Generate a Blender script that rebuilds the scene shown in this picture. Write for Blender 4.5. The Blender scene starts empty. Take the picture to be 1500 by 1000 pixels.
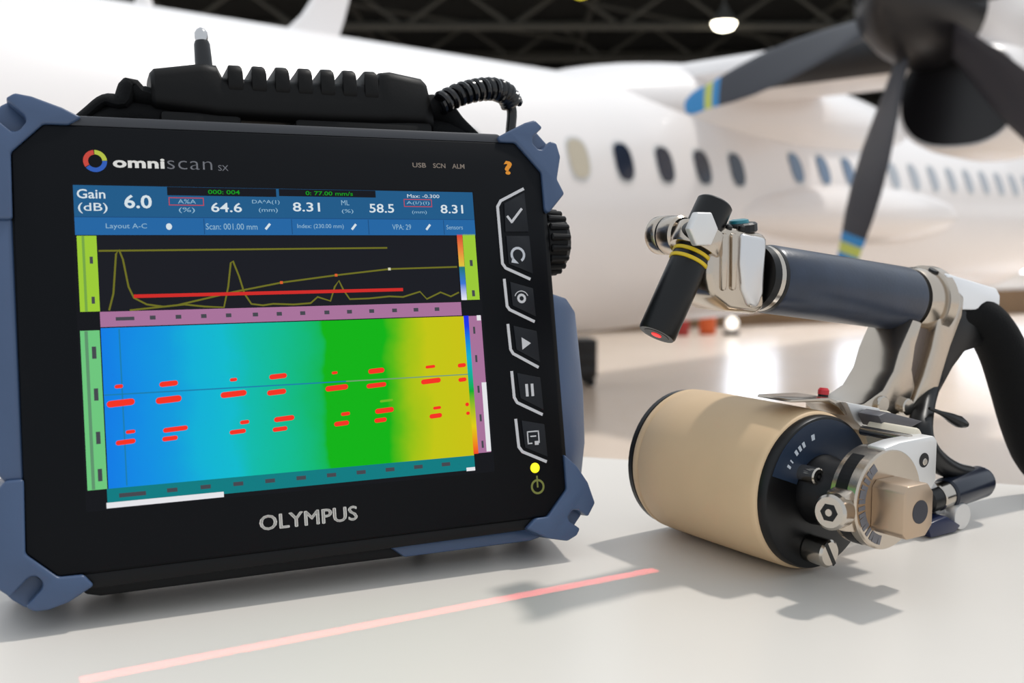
import bpy, bmesh, math, random
from mathutils import Vector, Matrix

random.seed(7)
scene = bpy.context.scene
C = scene.collection
R = math.radians
PI = math.pi

# ------------------------------------------------------------------ camera, sky, sun, exposure
cam_d = bpy.data.cameras.new('camera')
cam = bpy.data.objects.new('camera', cam_d)
C.objects.link(cam)
cam.location = (0, 0, 0.150)
cam.rotation_euler = (R(90 - 5.6316), 0, 0)
cam_d.sensor_fit = 'HORIZONTAL'
cam_d.sensor_width = 36.0
cam_d.lens = 37.2
cam_d.clip_start = 0.01
cam_d.clip_end = 500
cam_d.dof.use_dof = True
cam_d.dof.focus_distance = 0.470
cam_d.dof.aperture_fstop = 11.0
scene.camera = cam

world = bpy.data.worlds.new('sky')
scene.world = world
world.use_nodes = True
bg = world.node_tree.nodes['Background']
bg.inputs['Color'].default_value = (0.86, 0.93, 1.0, 1)
bg.inputs['Strength'].default_value = 0.88

sun_d = bpy.data.lights.new('sun', 'SUN')
sun_d.energy = 1.85
sun_d.angle = R(3.0)
sun_d.color = (1.0, 0.96, 0.91)
sun = bpy.data.objects.new('sun', sun_d)
C.objects.link(sun)
sun.rotation_euler = Vector((0.463, 0.377, 1.0)).to_track_quat('Z', 'Y').to_euler()

vs = scene.view_settings
vs.view_transform = 'Standard'
vs.look = 'None'
vs.exposure = 0.0
vs.gamma = 1.0
vs.use_curve_mapping = False

# ------------------------------------------------------------------ materials
def lin(c):
    return tuple(((v / 255) / 12.92 if v / 255 <= 0.04045 else ((v / 255 + 0.055) / 1.055) ** 2.4) for v in c) + (1,)

MATS = {}
def mat(name, rgb, rough=0.5, metal=0.0, var=0.0, vscale=30.0, bump=0.0, bscale=400.0, emit=0.0, spec=0.5, coat=0.0, trans=0.0):
    if name in MATS:
        return MATS[name]
    m = bpy.data.materials.new(name)
    m.use_nodes = True
    nt = m.node_tree
    b = nt.nodes['Principled BSDF']
    col = lin(rgb)
    b.inputs['Base Color'].default_value = col
    b.inputs['Roughness'].default_value = rough
    b.inputs['Metallic'].default_value = metal
    b.inputs['Specular IOR Level'].default_value = spec
    b.inputs['Coat Weight'].default_value = coat
    b.inputs['Transmission Weight'].default_value = trans
    if emit:
        b.inputs['Emission Color'].default_value = col
        b.inputs['Emission Strength'].default_value = emit
    tc = nt.nodes.new('ShaderNodeTexCoord')
    if var:
        n = nt.nodes.new('ShaderNodeTexNoise')
        n.inputs['Scale'].default_value = vscale
        n.inputs['Detail'].default_value = 4
        nt.links.new(tc.outputs['Object'], n.inputs['Vector'])
        mx = nt.nodes.new('ShaderNodeMix')
        mx.data_type = 'RGBA'
        mx.inputs['A'].default_value = tuple(v * (1 - var) for v in col[:3]) + (1,)
        mx.inputs['B'].default_value = tuple(min(1, v * (1 + var)) for v in col[:3]) + (1,)
        nt.links.new(n.outputs['Fac'], mx.inputs['Factor'])
        nt.links.new(mx.outputs['Result'], b.inputs['Base Color'])
    if bump:
        n2 = nt.nodes.new('ShaderNodeTexNoise')
        n2.inputs['Scale'].default_value = bscale
        n2.inputs['Detail'].default_value = 3
        nt.links.new(tc.outputs['Object'], n2.inputs['Vector'])
        bp = nt.nodes.new('ShaderNodeBump')
        bp.inputs['Strength'].default_value = bump
        bp.inputs['Distance'].default_value = 0.001
        nt.links.new(n2.outputs['Fac'], bp.inputs['Height'])
        nt.links.new(bp.outputs['Normal'], b.inputs['Normal'])
    MATS[name] = m
    return m

def screen_mat(name, rgb, strength=0.92):
    """lit pixels of the display"""
    if name in MATS:
        return MATS[name]
    m = bpy.data.materials.new(name)
    m.use_nodes = True
    b = m.node_tree.nodes['Principled BSDF']
    b.inputs['Base Color'].default_value = (0.004, 0.004, 0.005, 1)
    b.inputs['Roughness'].default_value = 0.25
    b.inputs['Specular IOR Level'].default_value = 0.08
    b.inputs['Emission Color'].default_value = lin(rgb)
    b.inputs['Emission Strength'].default_value = strength
    MATS[name] = m
    return m

# ------------------------------------------------------------------ mesh helpers
def smooth(me, ang=35):
    for p in me.polygons:
        p.use_smooth = True
    me.set_sharp_from_angle(angle=R(ang))

def frame_at(t, prev=None):
    t = t.normalized()
    if prev is None:
        a = Vector((0, 0, 1)) if abs(t.z) < 0.9 else Vector((1, 0, 0))
        n = t.cross(a).normalized()
    else:
        n = (prev - t * prev.dot(t)).normalized()
    return n, t.cross(n).normalized()

class MB:
    def __init__(self, s=0.001, off=(0, 0, 0)):
        self.bm = bmesh.new()
        self.s = s
        self.off = Vector(off)
    def v(self, p):
        return self.bm.verts.new((Vector(p) - self.off) * self.s)
    def face(self, vs):
        try:
            return self.bm.faces.new(vs)
        except ValueError:
            return None
    def box(self, x0, x1, y0, y1, z0, z1):
        q = [self.v((x, y, z)) for x in (x0, x1) for y in (y0, y1) for z in (z0, z1)]
        for f in ((0, 1, 3, 2), (4, 6, 7, 5), (0, 4, 5, 1), (2, 3, 7, 6), (0, 2, 6, 4), (1, 5, 7, 3)):
            self.face([q[i] for i in f])
        return self
    def prism(self, poly, a0, a1, axis='y'):
        """poly in the two other axes (in order), extruded along axis"""
        def pt(p, a):
            if axis == 'y': return (p[0], a, p[1])
            if axis == 'x': return (a, p[0], p[1])
            return (p[0], p[1], a)
        A = [self.v(pt(p, a0)) for p in poly]
        B = [self.v(pt(p, a1)) for p in poly]
        n = len(poly)
        self.face(A); self.face(list(reversed(B)))
        for i in range(n):
            self.face([A[i], B[i], B[(i + 1) % n], A[(i + 1) % n]])
        return self
    def loft(self, rings, cap=True, closed=True):
        rs = [[self.v(p) for p in r] for r in rings]
        n = len(rs[0])
        for a, b in zip(rs, rs[1:]):
            for i in range(n if closed else n - 1):
                self.face([a[i], b[i], b[(i + 1) % n], a[(i + 1) % n]])
        if cap:
            self.face(list(reversed(rs[0]))); self.face(rs[-1])
        return self
    def lathe(self, prof, p0=(0, 0, 0), axis=(1, 0, 0), seg=48, cap=True, a0=0, a1=2 * PI):
        """prof: (distance along the axis, radius)"""
        ax = Vector(axis).normalized()
        n, b = frame_at(ax)
        p0 = Vector(p0)
        rings = []
        for d, r in prof:
            rings.append([p0 + ax * d + (n * math.cos(2 * PI * k / seg) + b * math.sin(2 * PI * k / seg)) * max(r, 1e-4) for k in range(seg)])
        return self.loft(rings, cap)
    def cyl(self, p0, p1, r0, r1=None, seg=32, ch=0.0):
        r1 = r0 if r1 is None else r1
        p0 = Vector(p0); p1 = Vector(p1)
        L = (p1 - p0).length
        if ch:
            prof = [(0, r0 - ch), (ch, r0), (L - ch, r1), (L, r1 - ch)]
        else:
            prof = [(0, r0), (L, r1)]
        return self.lathe(prof, p0, p1 - p0, seg)
    def tube(self, path, rad, seg=16, flat=1.0, sub=6):
        pts = [Vector(p) for p in path]
        if sub > 1 and len(pts) > 2:
            q = []
            for i in range(len(pts) - 1):
                a = pts[max(i - 1, 0)]; b = pts[i]; c = pts[i + 1]; d = pts[min(i + 2, len(pts) - 1)]
                for k in range(sub):
                    t = k / sub
                    q.append(0.5 * ((2 * b) + (c - a) * t + (2 * a - 5 * b + 4 * c - d) * t * t + (3 * b - a - 3 * c + d) * t ** 3))
            q.append(pts[-1])
            npts = len(pts); pts = q
        rings = []; nrm = None; m = len(pts)
        for i, p in enumerate(pts):
            t = pts[min(i + 1, m - 1)] - pts[max(i - 1, 0)]
            nrm, b = frame_at(t, nrm)
            f = i / (m - 1)
            if callable(rad): r = rad(f)
            elif isinstance(rad, (list, tuple)):
                k = f * (len(rad) - 1); j = min(int(k), len(rad) - 2); r = rad[j] + (rad[j + 1] - rad[j]) * (k - j)
            else: r = rad
            rings.append([p + (nrm * math.cos(2 * PI * k / seg) + b * flat * math.sin(2 * PI * k / seg)) * r for k in range(seg)])
        return self.loft(rings)
    def flatpoly(self, pts):
        self.face([self.v(p) for p in pts]); return self
    def build(self, name, m, parent=None, bevel=0.0, bseg=2, ang=35, flat=False, bang=30):
        bmesh.ops.recalc_face_normals(self.bm, faces=self.bm.faces[:])
        if bevel:
            ed = [e for e in self.bm.edges if len(e.link_faces) == 2 and e.calc_face_angle(0) > R(bang)]
            bmesh.ops.bevel(self.bm, geom=ed, offset=bevel * self.s, offset_type='OFFSET', segments=bseg, profile=0.5, affect='EDGES', clamp_overlap=True)
        me = bpy.data.meshes.new(name)
        self.bm.to_mesh(me); self.bm.free()
        if not flat: smooth(me, ang)
        o = bpy.data.objects.new(name, me)
        C.objects.link(o)
        if m: me.materials.append(m)
        if parent: o.parent = parent
        return o

def tag(o, label=None, cat=None, group=None, kind=None):
    if label: o['label'] = label
    if cat: o['category'] = cat
    if group: o['group'] = group
    if kind: o['kind'] = kind
    return o

def empty(name, loc, rot=(0, 0, 0)):
    o = bpy.data.objects.new(name, None)
    o.empty_display_size = 0.05
    C.objects.link(o)
    o.location = loc; o.rotation_euler = rot
    return o

def rrect(x0, x1, z0, z1, r, n=4):
    pts = []
    for cx, cz, a in ((x1 - r, z1 - r, 0), (x0 + r, z1 - r, 90), (x0 + r, z0 + r, 180), (x1 - r, z0 + r, 270)):
        for k in range(n + 1):
            t = R(a + 90 * k / n)
            pts.append((cx + r * math.cos(t), cz + r * math.sin(t)))
    return pts

# ================================================================== the hangar
FLOOR = -1.80
# floor: polished epoxy
fm = mat('epoxy_floor', (224, 208, 192), rough=0.26, var=0.12, vscale=0.5, spec=0.6)
tag(MB(1).box(-60, 90, -15, 110, FLOOR - 0.2, FLOOR).build('floor', fm, flat=True), 'polished beige epoxy floor of the hangar', 'floor', kind='structure')

# roof far over the aircraft, with steel trusses
roof_m = mat('roof_sheet', (26, 25, 22), rough=0.9, var=0.3, vscale=0.3)
steel_m = mat('roof_steel', (66, 64, 58), rough=0.7, var=0.2, vscale=0.8)
ceil_o = tag(MB(1).box(-70, 100, 37, 108, 9.6, 9.9).build('ceiling', roof_m, flat=True), 'dark sheet roof of the hangar with steel trusses', 'ceiling', kind='structure')
def bar(mb, a, b, w):
    mb.tube([a, b], w, seg=4, sub=1)
k = 0
for y in (40, 47, 54, 61, 68):
    mb = MB(1)
    bar(mb, (-65, y, 9.3), (95, y, 9.3), 0.16); bar(mb, (-65, y, 7.9), (95, y, 7.9), 0.16)
    x = -64
    while x < 94:
        bar(mb, (x, y, 7.9), (x + 2.0, y, 9.3), 0.09); bar(mb, (x + 2.0, y, 9.3), (x + 4.0, y, 7.9), 0.09)
        x += 4
    mb.build('roof_truss', steel_m, ceil_o, flat=True)
for x in range(-60, 92, 9):
    mb = MB(1)
    bar(mb, (x, 38, 8.7), (x, 100, 8.7), 0.12)
    for y in range(40, 96, 14):
        bar(mb, (x, y, 8.7), (x + 9, y + 7, 8.6), 0.09)
    mb.build('roof_purlin', steel_m, ceil_o, flat=True)
tag(MB(1).box(-70, 100, 106, 106.4, FLOOR, 9.6).build('wall_far', roof_m, flat=True), 'dark far end wall of the hangar', 'wall', kind='structure')

# low white partition wall behind the aircraft
wd = Vector((10.1, 4.7, 0)).normalized()
WA = Vector((1.8, 21.9, 0))
def wpt(s, z, n=0.0):
    p = WA + wd * s + Vector((wd.y, -wd.x, 0)) * n
    return (p.x, p.y, z)
def wbox(mb, s0, s1, z0, z1, n0, n1):
    q = [mb.v(wpt(s, z, n)) for s in (s0, s1) for n in (n0, n1) for z in (z0, z1)]
    for f in ((0, 1, 3, 2), (4, 6, 7, 5), (0, 4, 5, 1), (2, 3, 7, 6), (0, 2, 6, 4), (1, 5, 7, 3)):
        mb.face([q[i] for i in f])
    return mb
wall_m = mat('partition_paint', (236, 234, 230), rough=0.6, var=0.04, vscale=1)
skirt_m = mat('skirting_paint', (116, 90, 60), rough=0.5, var=0.25, vscale=0.7)
wall_o = tag(wbox(MB(1), -26, 40, FLOOR, 3.0, -0.25, 0).build('wall_back', wall_m, flat=True), 'white painted partition wall behind the aircraft', 'wall', kind='structure')
tag(wbox(MB(1), -26, 40, FLOOR, FLOOR + 0.62, 0, 0.08).build('baseboard_back', skirt_m, flat=True), 'tan skirting band along the partition wall', 'baseboard', kind='structure')
panel_glow_m = mat('daylight_glass', (236, 243, 255), rough=0.3, emit=5.0)  # glowing panels added in the wall to throw glare onto the floor
wfr_m = mat('window_frame_paint', (225, 225, 225), rough=0.4)
for i, (s0, s1) in enumerate(((3.2, 4.6), (6.3, 8.2), (10.2, 13.2), (14.5, 18.0))):
    w = tag(wbox(MB(1), s0, s1, -0.75, 2.5, 0.02, 0.05).build('window_%d' % (i + 1), panel_glow_m, flat=True), 'bright daylit window in the partition wall', 'window', kind='structure')
    mb = MB(1)
    wbox(mb, s0 - 0.06, s0, -0.8, 2.55, 0.0, 0.09); wbox(mb, s1, s1 + 0.06, -0.8, 2.55, 0.0, 0.09)
    wbox(mb, s0, s1, 2.5, 2.56, 0, 0.09); wbox(mb, s0, s1, -0.81, -0.75, 0, 0.09)
    mb.build('window_frame', wfr_m, w, flat=True)

# ================================================================== work table
tab_m = mat('tabletop_laminate', (224, 218, 210), rough=0.36, var=0.035, vscale=9, bump=0.03, bscale=180)
tabe_m = mat('table_edge', (206, 200, 188), rough=0.5)
leg_m = mat('table_steel', (120, 122, 126), rough=0.4, metal=0.6)
ta = math.atan2(-0.303, 0.953)
tcen = Vector((0.0517, 0.717, 0))
tex = Vector((math.cos(ta), math.sin(ta), 0)); tey = Vector((-math.sin(ta), math.cos(ta), 0))
tc_ = tcen - tey * 0.60 + tex * 0.05
table = empty('worktable', (tc_.x, tc_.y, FLOOR), (0, 0, ta))
tag(table, 'pale laminate worktable carrying the tablet instrument and the roller scanner', 'table')
H = -FLOOR
MB(1).box(-1.15, 1.15, -0.60, 0.60, H - 0.03, H).build('tabletop', tab_m, table, bevel=0.003)
MB(1).box(-1.12, 1.12, -0.57, 0.57, H - 0.11, H - 0.031).build('apron', tabe_m, table)
for sx in (-1, 1):
    for sy in (-1, 1):
        MB(1).box(sx * 1.06 - 0.03, sx * 1.06 + 0.03, sy * 0.51 - 0.03, sy * 0.51 + 0.03, 0, H - 0.1).build('leg', leg_m, table, bevel=0.004)
tag(table.children[0], 'pale beige laminate top')

# ================================================================== aircraft
white_m = mat('aircraft_white', (244, 239, 237), rough=0.32, var=0.02, vscale=0.8, coat=0.2)
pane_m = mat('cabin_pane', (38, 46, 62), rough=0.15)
pane2_m = mat('cabin_pane_blue', (96, 120, 150), rough=0.15)  # glare over the middle panes painted in as a lighter blue
pane3_m = mat('cabin_blind_grey', (176, 182, 190), rough=0.4)  # haze and glare over the aft panes painted in as pale grey
shade_m = mat('cabin_blind', (196, 186, 166), rough=0.5)
wring_m = mat('window_surround', (212, 212, 212), rough=0.4)
black_m = mat('black_rubber_boot', (24, 24, 27), rough=0.5)
blade_m = mat('propeller_grey', (44, 44, 52), rough=0.42)
spin_m = mat('spinner_black', (16, 15, 19), rough=0.35)
blue_m = mat('blade_tip_blue', (40, 130, 190), rough=0.4)
lime_m = mat('blade_tip_yellow', (190, 196, 90), rough=0.4)
d3 = Vector((0.68964, 0.72410, 0.00793)).normalized()
y3 = -Vector((0.72413, -0.68967, 0)).normalized()
z3 = d3.cross(y3).normalized()
AX = 2.30   # height of the fuselage axis above the floor
mrot = Matrix((d3, y3, z3)).transposed()
aloc = Vector((0.1014, 11.583, 0.3501 + 0.150)) - z3 * AX
air = empty('aircraft', aloc, mrot.to_euler())
tag(air, 'white twin-propeller airliner parked behind the table', 'aircraft')
AO = (0, 0, -AX)
FR = 1.45
# fuselage: nose, barrel, tail cone (x runs aft)
st = [(-9.6, 0.06, -0.45), (-9.4, 0.35, -0.42), (-8.9, 0.75, -0.3), (-8.1, 1.1, -0.15), (-7.0, 1.35, -0.05), (-5.8, 1.45, 0), (0, 1.45, 0), (6, 1.45, 0), (13, 1.45, 0), (15, 1.30, 0.12), (17.5, 0.95, 0.4), (20, 0.5, 0.75), (21.5, 0.12, 0.95)]
rings = [[(x, r * math.cos(2 * PI * k / 96), zc + r * math.sin(2 * PI * k / 96)) for k in range(96)] for x, r, zc in st]
MB(1, AO).loft(rings).build('fuselage', white_m, air, ang=40)
def fpatch(mb, x0, zc, hw, hh, rad, thick, n=20):
    """rounded pane following the barrel on the port side, thick proud of it"""
    def P(a, b, rr):
        th = (zc + b) / FR
        return (x0 + a, -rr * math.cos(th), rr * math.sin(th))
    o = []
    for k in range(n):
        t = 2 * PI * k / n
        c, s = math.cos(t), math.sin(t)
        o.append((hw * math.copysign(abs(c) ** 0.7, c), hh * math.copysign(abs(s) ** 0.7, s)))
    A = [mb.v(P(a, b, rad + thick)) for a, b in o]
    B = [mb.v(P(a, b, rad - 0.02)) for a, b in o]
    mb.face(A)
    for k in range(n): mb.face([A[k], B[k], B[(k + 1) % n], A[(k + 1) % n]])
    return mb
win_n = [-4, -3, -2, -1, 0, 1, 2, 3, 5, 6, 7, 9, 10, 11, 12, 13, 14, 15, 16, 17]
for n in win_n:
    zc = 0.40 if n < 5 else 0.48
    w = fpatch(MB(1, AO), n * 0.697, zc, 0.165, 0.225, FR, 0.006).build('window_surround', wring_m, air)
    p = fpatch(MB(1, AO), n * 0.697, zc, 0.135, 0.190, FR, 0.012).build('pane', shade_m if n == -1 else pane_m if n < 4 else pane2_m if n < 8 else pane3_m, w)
    if n == -1: p['label'] = 'closed beige blind'
# gear sponson and wing root fairing
def ellipsoid(mb, c, rx, ry, rz, seg=32, rg=16):
    rings = []
    for i in range(1, rg):
        t = PI * i / rg
        rings.append([(c[0] - rx * math.cos(t), c[1] + ry * math.sin(t) * math.cos(2 * PI * k / seg), c[2] + rz * math.sin(t) * math.sin(2 * PI * k / seg)) for k in range(seg)])
    return mb.loft(rings)
ellipsoid(MB(1, AO), (5.3, -1.22, -0.10), 3.4, 0.62, 0.42).build('gear_sponson', white_m, air)
ellipsoid(MB(1, AO), (4.4, 0, 1.05), 4.6, 1.34, 0.78, seg=48, rg=24).build('wing_root_fairing', white_m, air)
# wing (high, straight)
def foil(y, le, ch, th, zc):
    pts = []
    for k in range(20):
        t = 2 * PI * k / 20
        cx = 0.5 - 0.5 * math.cos(t)
        yt = 5 * th * (0.2969 * math.sqrt(cx) - 0.126 * cx - 0.3516 * cx ** 2 + 0.2843 * cx ** 3 - 0.1036 * cx ** 4)
        pts.append((le + ch * cx, y, zc + ch * (yt if t < PI else -yt)))
    return pts
MB(1, AO).loft([foil(y, le, ch, 0.21, zc) for y, le, ch, zc in ((-13, 2.6, 1.5, 1.70), (-5, 1.95, 2.5, 1.54), (0, 1.95, 2.5, 1.46), (5, 1.95, 2.5, 1.54), (13, 2.6, 1.5, 1.70))]).build('wing', white_m, air, ang=50)
# black de-icing boots on the leading edge
for sgn in (1, -1):
    rings = []
    for y, le, ch, zc in ((-1.75, 1.95, 2.5, 1.488), (-3.4, 1.95, 2.5, 1.514), (-5, 1.95, 2.5, 1.54), (-12.6, 2.56, 1.55, 1.69)):
        r = []
        for j in range(11):
            t = -1 + 2 * j / 10
            cx = 0.10 * t * t
            yt = 5 * 0.21 * (0.2969 * math.sqrt(cx) - 0.126 * cx - 0.3516 * cx ** 2)
            r.append((le - 0.03 + ch * cx, sgn * y, zc + math.copysign(ch * yt + 0.012, t)))
        rings.append(r)
    MB(1, AO).loft(rings).build('deicing_boot', black_m, air, ang=60)
# engines
HUBX, HUBY, HUBZ = 0.71, -4.0, 1.62
def engine(hy, detail=True):
    sec = [(1.02, 0.42, 0.38, 1.68), (1.2, 0.50, 0.46, 1.66), (1.6, 0.60, 0.66, 1.50), (2.4, 0.68, 0.84, 1.36), (3.6, 0.62, 0.70, 1.45), (4.8, 0.45, 0.42, 1.58), (5.8, 0.16, 0.12, 1.66)]
    rings = [[(x, hy + w * math.copysign(abs(math.cos(2 * PI * k / 40)) ** 0.85, math.cos(2 * PI * k / 40)), zc + h * math.copysign(abs(math.sin(2 * PI * k / 40)) ** 0.85, math.sin(2 * PI * k / 40))) for k in range(40)] for x, w, h, zc in sec]
    nac = MB(1, AO).loft(rings).build('engine_nacelle', white_m, air, ang=45)
    # chin intake: lip and deep black mouth
    ic = (hy - 0.22, 0.87)
    lip = []
    for x, a, b in ((2.1, 0.60, 0.52), (1.4, 0.58, 0.50), (1.12, 0.545, 0.465), (1.08, 0.525, 0.445), (1.10, 0.505, 0.425), (1.2, 0.49, 0.41), (1.60, 0.46, 0.38)):
        lip.append([(x, ic[0] + a * math.copysign(abs(math.cos(2 * PI * k / 40)) ** 0.8, math.cos(2 * PI * k / 40)), ic[1] + b * math.copysign(abs(math.sin(2 * PI * k / 40)) ** 0.8, math.sin(2 * PI * k / 40))) for k in range(40)])
    MB(1, AO).loft(lip[:5], cap=False).build('intake_lip', white_m, nac)
    MB(1, AO).loft([lip[4], lip[5], lip[6]], cap=True).build('air_intake', spin_m, nac)
    sp = [(-0.80, 0.03), (-0.72, 0.16), (-0.54, 0.31), (-0.30, 0.43), (0.0, 0.50), (0.22, 0.52), (0.30, 0.46)]
    MB(1, AO).lathe(sp, (HUBX, hy, HUBZ), (1, 0, 0), 40).build('spinner', spin_m, air)
    RB = 2.45
    for i in range(6):
        a = R(-15 - 60 * i)
        rd = Vector((0, math.cos(a), math.sin(a))); td = Vector((0, -math.sin(a), math.cos(a))); xd = Vector((1, 0, 0))
        hub = Vector((HUBX, hy, HUBZ))
        def sec_at(f):
            w = 0.20 + 0.13 * math.sin(min(1, f * 1.15) * PI) - 0.06 * f
            if f > 0.93: w *= math.sqrt(max(0.05, 1 - ((f - 0.93) / 0.07) ** 2 * 0.8))
            pit = R(56 - 36 * f)
            cdir = td * math.cos(pit) + xd * math.sin(pit); ndir = rd.cross(cdir)
            sw = -0.05 * max(0, f - 0.5) ** 1.3
            return [hub + rd * (0.32 + (RB - 0.32) * f) + cdir * (w * math.cos(2 * PI * k / 14) + sw) + ndir * (0.018 + 0.10 * max(0, 0.25 - f)) * math.sin(2 * PI * k / 14) for k in range(14)]
        fs = [0, 0.08, 0.18, 0.3, 0.45, 0.6, 0.72, 0.80]
        bl = MB(1, AO).loft([sec_at(f) for f in fs]).build('propeller_blade', blade_m, air)
        MB(1, AO).loft([sec_at(f) for f in (0.80, 0.84)]).build('tip_stripe', blue_m, bl)
        MB(1, AO).loft([sec_at(f) for f in (0.84, 0.885)]).build('tip_stripe', lime_m, bl)
        MB(1, AO).loft([sec_at(f) for f in (0.885, 0.93, 0.965, 0.99, 1.0)]).build('blade_tip', blue_m, bl)
engine(HUBY)
# roof antenna blade and small beacon
MB(1, AO).loft([[(x0, -0.03, z), (x0 + 0.04, -0.045, z), (x1, -0.01, z), (x1, 0.01, z), (x0 + 0.04, 0.045, z), (x0, 0.03, z)] for x0, x1, z in ((-3.05, -2.45, 1.40), (-2.80, -2.36, 1.62), (-2.62, -2.28, 1.86), (-2.50, -2.26, 2.02))]).build('antenna_blade', white_m, air)
MB(1, AO).lathe([(0, 0.07), (0.06, 0.065), (0.10, 0.04), (0.12, 0.01)], (-4.35, -0.1, 1.43), (0, 0, 1), 20).build('beacon', white_m, air)
# main gear leg and wheels under the sponson
tyre_m = mat('aircraft_tyre', (28, 27, 27), rough=0.8)
g = MB(1, AO).cyl((7.9, -0.85, -0.9), (7.9, -0.85, -1.85), 0.09).build('landing_gear_leg', leg_m, air)
for dy in (-0.2, 0.2):
    MB(1, AO).lathe([(-0.11, 0.12), (-0.11, 0.36), (-0.06, 0.43), (0.06, 0.43), (0.11, 0.36), (0.11, 0.12)], (7.9, -0.85 + dy, -AX + 0.435), (0, 1, 0), 32).build('tyre', tyre_m, g)

# ================================================================== things far back in the hangar
lamp_m = mat('lamp_glow', (255, 246, 222), rough=0.4, emit=9.0)
lampb_m = mat('lamp_housing', (70, 70, 68), rough=0.5)
def high_bay(x, y, z, r, label, tint):
    t = empty('high_bay_lamp', (x, y, z))
    tag(t, label, 'lamp', 'high bay lamps under the roof')
    MB(1).lathe([(0.0, r), (0.05, r * 1.06), (0.22, r * 0.8), (0.45, r * 0.4), (0.6, r * 0.3)], (0, 0, 0), (0, 0, 1), 28).build('reflector', lampb_m, t)
    MB(1).lathe([(0, r * 0.35), (0.06, r * 0.75), (0.22, r * 0.97), (0.30, r * 0.98)], (0, 0, -0.29), (0, 0, 1), 28).build('bulb', tint, t)
    MB(1).cyl((0, 0, 0.55), (0, 0, 9.6 - z), 0.04).build('hanger_rod', lampb_m, t)
high_bay(7.62, 39.0, 7.83, 0.44, 'round white high bay lamp hanging alone above the wing', lamp_m)
high_bay(2.40, 38.0, 8.75, 0.32, 'yellowish high bay lamp cut off by the top edge of the photo', mat('lamp_glow_yellow', (235, 220, 60), rough=0.4, emit=1.6))

orange_m = mat('orange_plastic', (214, 96, 40), rough=0.45)
white_pl = mat('white_plastic', (240, 238, 232), rough=0.4)
red_pl = mat('red_paint', (160, 40, 36), rough=0.4)
cart_m = mat('cart_black', (26, 25, 25), rough=0.5)
def barrel(x, y, m, r, h, label):
    t = empty('barrel', (x, y, FLOOR)); tag(t, label, 'barrel', 'barrels by the partition wall')
    MB(1).lathe([(0, r * 0.9), (0.03, r), (h * 0.3, r), (h * 0.33, r * 1.05), (h * 0.36, r), (h * 0.63, r), (h * 0.66, r * 1.05), (h * 0.69, r), (h - 0.03, r), (h, r * 0.92)], (0, 0, 0), (0, 0, 1), 24).build('drum_body', m, t)
    MB(1).lathe([(0, r * 0.85), (0.02, r * 0.85)], (0, 0, h), (0, 0, 1), 24).build('lid', cart_m, t)
barrel(3.95, 21.3, orange_m, 0.17, 0.42, 'small orange barrel on the hangar floor below the laser head')
barrel(3.40, 21.0, red_pl, 0.13, 0.34, 'dark red barrel left of the orange one on the hangar floor')
# portable round floodlight
t = empty('floodlight', (4.40, 21.1, FLOOR)); tag(t, 'round white portable floodlight standing beside the orange barrel', 'lamp')
MB(1).lathe([(0, 0.08), (0.04, 0.14), (0.10, 0.14), (0.12, 0.12)], (0, 0.10, 0.24), (0, -1, 0), 24).build('housing', white_pl, t)
MB(1).lathe([(0, 0.12), (0.012, 0.115)], (0, -0.02, 0.24), (0, -1, 0), 24).build('lens', mat('flood_glow', (255, 250, 240), emit=1.3), t)
MB(1).box(-0.16, 0.16, -0.02, 0.12, 0, 0.07).build('stand', cart_m, t, bevel=0.01)
# black tool trolley, mostly hidden behind the tablet instrument
t = empty('tool_trolley', (0.82, 13.9, FLOOR), (0, 0, R(10))); tag(t, 'black tool trolley mostly hidden behind the tablet instrument', 'trolley')
MB(1).box(-0.40, 0.26, -0.22, 0.22, 0.12, 0.62).build('cabinet', cart_m, t, bevel=0.01)
for i in range(3):
    MB(1).box(-0.37, 0.23, -0.235, -0.221, 0.15 + 0.155 * i, 0.285 + 0.155 * i).build('drawer', cart_m, t, bevel=0.004)
for sx in (-0.33, 0.19):
    for sy in (-0.16, 0.16):
        MB(1).lathe([(-0.02, 0.05), (-0.02, 0.06), (0.02, 0.06), (0.02, 0.05)], (sx, sy, 0.06), (0, 1, 0), 20).build('castor', tyre_m, t)

# ================================================================== tablet instrument (millimetres: x right, y back, z up, origin = screen centre)
DB = (6.5, 50, -100)          # base point: rear lower edge of the bumpers, on the table
dev_rot = Matrix.Rotation(R(24.38), 3, 'Z') @ Matrix.Rotation(R(-10.6), 3, 'X')
scr_c = Vector((-0.09146, 0.44823, 0.150 - 0.04237))
dloc = scr_c + dev_rot @ (Vector(DB) * 0.001)
dev = empty('inspection_tablet', (dloc.x, dloc.y, max(dloc.z, 0.0)), (R(-10.6), 0, R(24.38)))
tag(dev, 'rugged inspection instrument with colour screen and slate blue corner bumpers', 'instrument')
def D():
    return MB(0.001, DB)
body_m = mat('instrument_black', (11, 11, 13), rough=0.5, spec=0.22, bump=0.05, bscale=900)
bez_m = mat('bezel_black', (7, 9, 14), rough=0.40, spec=0.12, bump=0.02, bscale=1500)
lip_m = mat('bezel_lip_grey', (52, 53, 58), rough=0.45)
bum_m = mat('bumper_slate_blue', (62, 82, 114), rough=0.36, var=0.12, vscale=25, bump=0.04, bscale=900)
prn_m = mat('print_white', (236, 232, 226), rough=0.5)
grey_p = mat('print_grey', (112, 112, 118), rough=0.5)
sil_p = mat('print_silver', (205, 203, 205), rough=0.4)
key_m = mat('key_rubber', (15, 18, 25), rough=0.5, spec=0.3)
rub_m = mat('handle_rubber', (11, 10, 10), rough=0.5, spec=0.2, bump=0.06, bscale=700)
web_m = mat('strap_webbing', (7, 7, 8), rough=0.8, spec=0.2, bump=0.3, bscale=900)

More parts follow.
